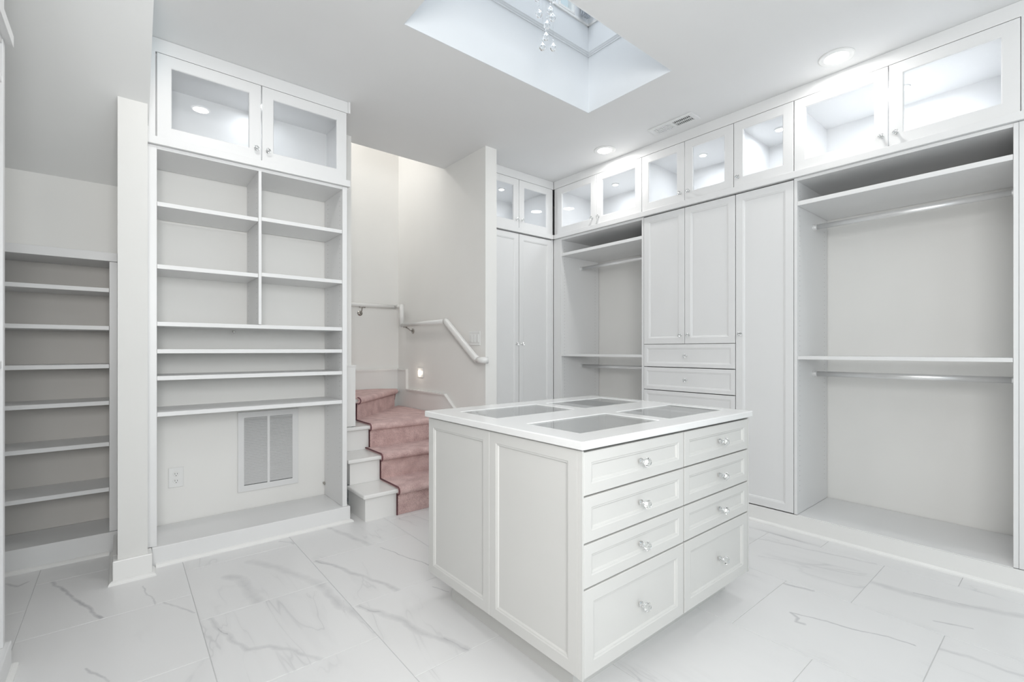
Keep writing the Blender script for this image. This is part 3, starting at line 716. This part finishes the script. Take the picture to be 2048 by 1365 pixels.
# winder: along d=(1,1)/sqrt2, outward normal (1,-1)/sqrt2 ; local y increases inward (-1,1)/sqrt2
q2 = math.sqrt(0.5); P0 = Vector((1.383, 3.748, 0))
wf = lambda s, y, z: (P0.x + s*q2 - y*q2, P0.y + s*q2 + y*q2, z)
o_ = runner(bm, 0.165, 1.10, wf, 0.555+CT, 0.0, 0.740, 0.10)
edge += [wf(0.165, p, q) for p, q in o_[:-1]]
prism(bm, [wf(0.165, 0.10, 0)[:2], wf(1.10, 0.10, 0)[:2], (2.02, 4.63), (1.40, 4.63), (1.40, 3.98)], 0.7408, 0.740+CT)
bmesh.ops.recalc_face_normals(bm, faces=bm.faces)
r = link('carpet_runner', bm, 'carpet', t); r['label'] = 'dusty pink carpet runner'
bm = bmesh.new(); tube(bm, edge, 0.0055, 6); link('binding', bm, 'bind', r, smooth=True)['label'] = 'dark bound carpet edge'

# handrail
h = thing('handrail', 'white painted handrail on brackets following the stair walls', 'handrail', (2.22, 3.9, 1.2))
def rail(bm, pts, a=0.020, b=0.026):
    tube(bm, pts, a, 12, rz=b)
bm = bmesh.new(); tube(bm, [(1.42, 4.60, 1.605), (2.225, 4.60, 1.605)], 0.022, 12, rz=0.020); link('upper_rail', bm, 'trim', h, smooth=True)
bm = bmesh.new(); tube(bm, [(2.22, 4.585, 1.606), (2.22, 4.45, 1.606)], 0.020, 12); tube(bm, [(2.22, 4.455, 1.62), (2.22, 4.455, 1.395)], 0.024, 12); link('drop_post', bm, 'trim', h, smooth=True)
bm = bmesh.new(); tube(bm, [(2.22, 4.46, 1.408), (2.22, 3.60, 1.408)], 0.022, 12, rz=0.020)
tube(bm, [(2.22, 3.615, 1.415), (2.22, 3.585, 1.398), (2.22, 3.14, 1.082), (2.22, 3.115, 1.072)], 0.024, 12, rz=0.032)
tube(bm, [(2.22, 3.13, 1.072), (2.22, 3.045, 1.070), (2.262, 3.030, 1.070)], 0.024, 12, rz=0.026); link('lower_rail', bm, 'trim', h, smooth=True)
def bracket(pw, pr, nrm):
    bm = bmesh.new(); pw, pr, nrm = Vector(pw), Vector(pr), Vector(nrm)
    tube(bm, [pw+nrm*0.001, pw+nrm*0.006], 0.026, 18)
    m = pw + nrm*0.05; tube(bm, [pw, pw+nrm*0.03+Vector((0,0,0.004)), m+Vector((0,0,0.02)), Vector((pr.x, pr.y, pr.z-0.022))], 0.006, 8)
    s = Vector((nrm.y, -nrm.x, 0)); tube(bm, [pr - s*0.032 - Vector((0,0,0.022)), pr + s*0.032 - Vector((0,0,0.022))], 0.006, 8)
    link('bracket', bm, 'nickel', h, smooth=True)
bracket((1.86, 4.662, 1.525), (1.86, 4.60, 1.605), (0, -1, 0))
bracket((2.284, 4.33, 1.345), (2.22, 4.38, 1.408), (-1, 0, 0))
# light switch and step light on the stair wall
FT = Frame((2.285, 0, 0), (0, -1, 0), (-1, 0, 0))
t = thing('light_switch', 'white triple rocker light switch on the wall above the lower handrail', 'switch', (2.28, 3.24, 1.25))
link('cover_plate', rings(FT, -3.325, -3.165, 1.19, 1.31, [(0, 0.0005), (0, 0.004), (0.004, 0.006)]), 'plastic', t)
for k in range(3): link('rocker', rings(FT, -3.308+k*0.046, -3.274+k*0.046, 1.217, 1.283, [(0, 0.006), (0, 0.009), (0.003, 0.010)]), 'plastic', t)
t = thing('step_light', 'small glowing square step light on the stair wall under the handrail', 'light', (2.28, 4.18, 0.92))
link('cover_plate', rings(FT, -4.225, -4.115, 0.878, 0.978, [(0, 0.0005), (0, 0.005), (0.004, 0.007)]), 'plastic', t)
link('lens', FT.B((-4.205, -4.165, 0.007, 0.010, 0.905, 0.945)), 'led', t)
l = bpy.data.lights.new('step_glow', 'POINT'); l.energy = 0.12; l.color = (1, 0.9, 0.75); l.shadow_soft_size = 0.02
o = bpy.data.objects.new('step_glow', l); COL.objects.link(o); o.parent = t; o.location = Vector((2.255, 4.185, 0.925)) - ORG[t.name]

# ------------------------------------------------------------------ ceiling fittings
def can(x, y, label, w=CAN_W):
    t = thing('recessed_light', label, 'ceiling light', (x, y, ZC-0.01), 'recessed ceiling lights')
    f = lambda a, b, h: (x+a, y+b, ZC-0.0005-h)
    bm = bmesh.new(); lathe(bm, [(0.088, 0), (0.088, 0.003), (0.082, 0.006), (0.060, 0.007), (0.056, 0.004)], 40, f); link('trim_ring', bm, 'plastic', t, smooth=False)
    bm = bmesh.new(); lathe(bm, [(0.056, 0.0065), (0.050, 0.0085)], 40, f); link('lens', bm, 'lens', t)
    l = bpy.data.lights.new('can_glow', 'AREA'); l.shape = 'DISK'; l.size = 0.09; l.energy = w; l.color = (1.0, 0.985, 0.96)
    o = bpy.data.objects.new('can_glow', l); COL.objects.link(o); o.parent = t; o.location = (0, 0, -0.004)
can(3.10, 2.53, 'round recessed ceiling light near the far corner, left of the ceiling vent', 3.4)
can(3.13, 0.885, 'round recessed ceiling light at top right above the largest hanging bay')
can(0.42, 2.43, 'round recessed ceiling light above the left shelving, seen only as a reflection in its glass', 3.5)
can(0.42, 0.80, 'round recessed ceiling light outside the picture, over the viewpoint', 0.5)
can(3.10, -0.75, 'round recessed ceiling light outside the picture, at the right', 0.5)
can(1.75, -0.75, 'round recessed ceiling light outside the picture, behind the viewpoint', 2.5)
# vent: frame, a louvred part that is open and one that is shut
t = thing('ceiling_vent', 'white rectangular air register in the ceiling between the two recessed lights', 'vent', (3.12, 1.92, ZC-0.005))
VX0, VX1, VY0, VY1 = 3.065, 3.195, 1.735, 2.090
fz = lambda x, y, z: (x, y, z)
link('vent_frame', grid_slab([VX0, 3.090, 3.128, 3.134, 3.172, VX1], [VY0, 1.765, 1.900, 1.925, 2.060, VY1], {(1,1),(3,1),(1,3),(3,3)}, ZC-0.010, ZC-0.0005), 'grille', t, bevel=0.002)
link('duct_shade', B((3.088, 3.174, 1.763, 1.902, ZC-0.0012, ZC-0.0004)), 'black', t); link('damper', B((3.088, 3.174, 1.923, 2.062, ZC-0.004, ZC-0.0004)), 'grille', t)  # flat black sheet stands in for the dark duct recess
bm = bmesh.new()
for a, b in ((3.090, 3.128), (3.134, 3.172)):
    for k in range(10):
        bx(bm, a, b, 1.768+k*0.0135, 1.7708+k*0.0135, ZC-0.008, ZC-0.004); bx(bm, a, b, 1.928+k*0.0135, 1.9375+k*0.0135, ZC-0.009, ZC-0.004)
link('louvers', bm, 'grille', t)['kind'] = 'stuff'

# chandelier in the light well
t = thing('chandelier', 'hanging crystal chandelier with clear drops in the ceiling light well', 'chandelier', (1.80, 1.88, 4.6))
bm = bmesh.new(); lathe(bm, [(0.16, 0), (0.16, 0.02), (0.13, 0.035)], 32, lambda x, y, h: (1.80+x, 1.88+y, 4.617-h)); link('ceiling_plate', bm, 'chrome', t)
def drop_mesh():
    bm = bmesh.new(); lathe(bm, [(0.0, 0.030), (0.005, 0.022), (0.013, 0.010), (0.0185, -0.002), (0.0185, -0.009), (0.011, -0.020), (0.0, -0.026)], 10, lambda x, y, h: (x, y, h))
    lathe(bm, [(0.0, 0.044), (0.005, 0.037), (0.0, 0.030)], 6, lambda x, y, h: (x, y, h))
    me = bpy.data.meshes.new('crystal_drop'); bm.to_mesh(me); bm.free(); me.materials.append(M['crystal']); return me
dm = drop_mesh()
rnd = random.Random(3)
drops = [(1.776,1.88,2.815),(1.862,1.885,2.850),(1.797,1.875,2.878),(1.750,1.88,2.985),(1.815,1.885,2.955),(1.842,1.87,3.000),(1.845,1.89,3.050),(1.735,1.88,3.065),(1.835,1.86,3.095)]
for k in range(26): drops.append((1.80+rnd.uniform(-.12,.12), 1.88+rnd.uniform(-.12,.12), 3.13+k*0.035))
for (x, y, z) in drops:
    o = bpy.data.objects.new('crystal_drop', dm); COL.objects.link(o); o.parent = t; o.location = Vector((x, y, z)) - ORG[t.name]
bm = bmesh.new()
for (x, y, z) in drops: tube(bm, [(x, y, z+0.044), (x, y, 4.59)], 0.0005, 4)
link('wires', bm, 'chrome', t)['kind'] = 'stuff'

# curtain in the corner of the light well
t = thing('curtain', 'pale grey curtain gathered in the upper corner of the light well', 'curtain', (2.47, 2.17, 3.45))
bm = bmesh.new(); top = []; N_ = 40; cols = []
for i in range(N_+1):
    s = i/N_; x = 2.405 + 0.105*s; 
    col_ = []
    for z, wd in ((3.448, 0.7), (3.50, 0.55), (3.53, 0.5), (3.60, 0.9), (3.80, 1.15), (4.25, 1.2)):
        xx = 2.458 + (x-2.458)*wd; yy = 2.172 + 0.014*math.sin(s*math.pi*10)
        col_.append(bm.verts.new((xx, yy, z)))
    cols.append(col_)
for a, b in zip(cols, cols[1:]):
    for j in range(5): bm.faces.new((a[j], a[j+1], b[j+1], b[j]))
c = link('curtain_cloth', bm, 'cloth', t, smooth=True)
md = c.modifiers.new('thickness', 'SOLIDIFY'); md.thickness = 0.002
bm = bmesh.new(); tube(bm, [(2.405, 2.16, 3.56), (2.415, 2.145, 3.525), (2.44, 2.14, 3.50)], 0.004, 8); tube(bm, [(2.475, 2.15, 3.505), (2.50, 2.15, 3.515)], 0.004, 8); link('tieback', bm, 'dark', t, smooth=True)
bm = bmesh.new(); tube(bm, [(2.39, 2.172, 4.26), (2.526, 2.172, 4.26)], 0.008, 10); link('curtain_rod', bm, 'chrome', t)
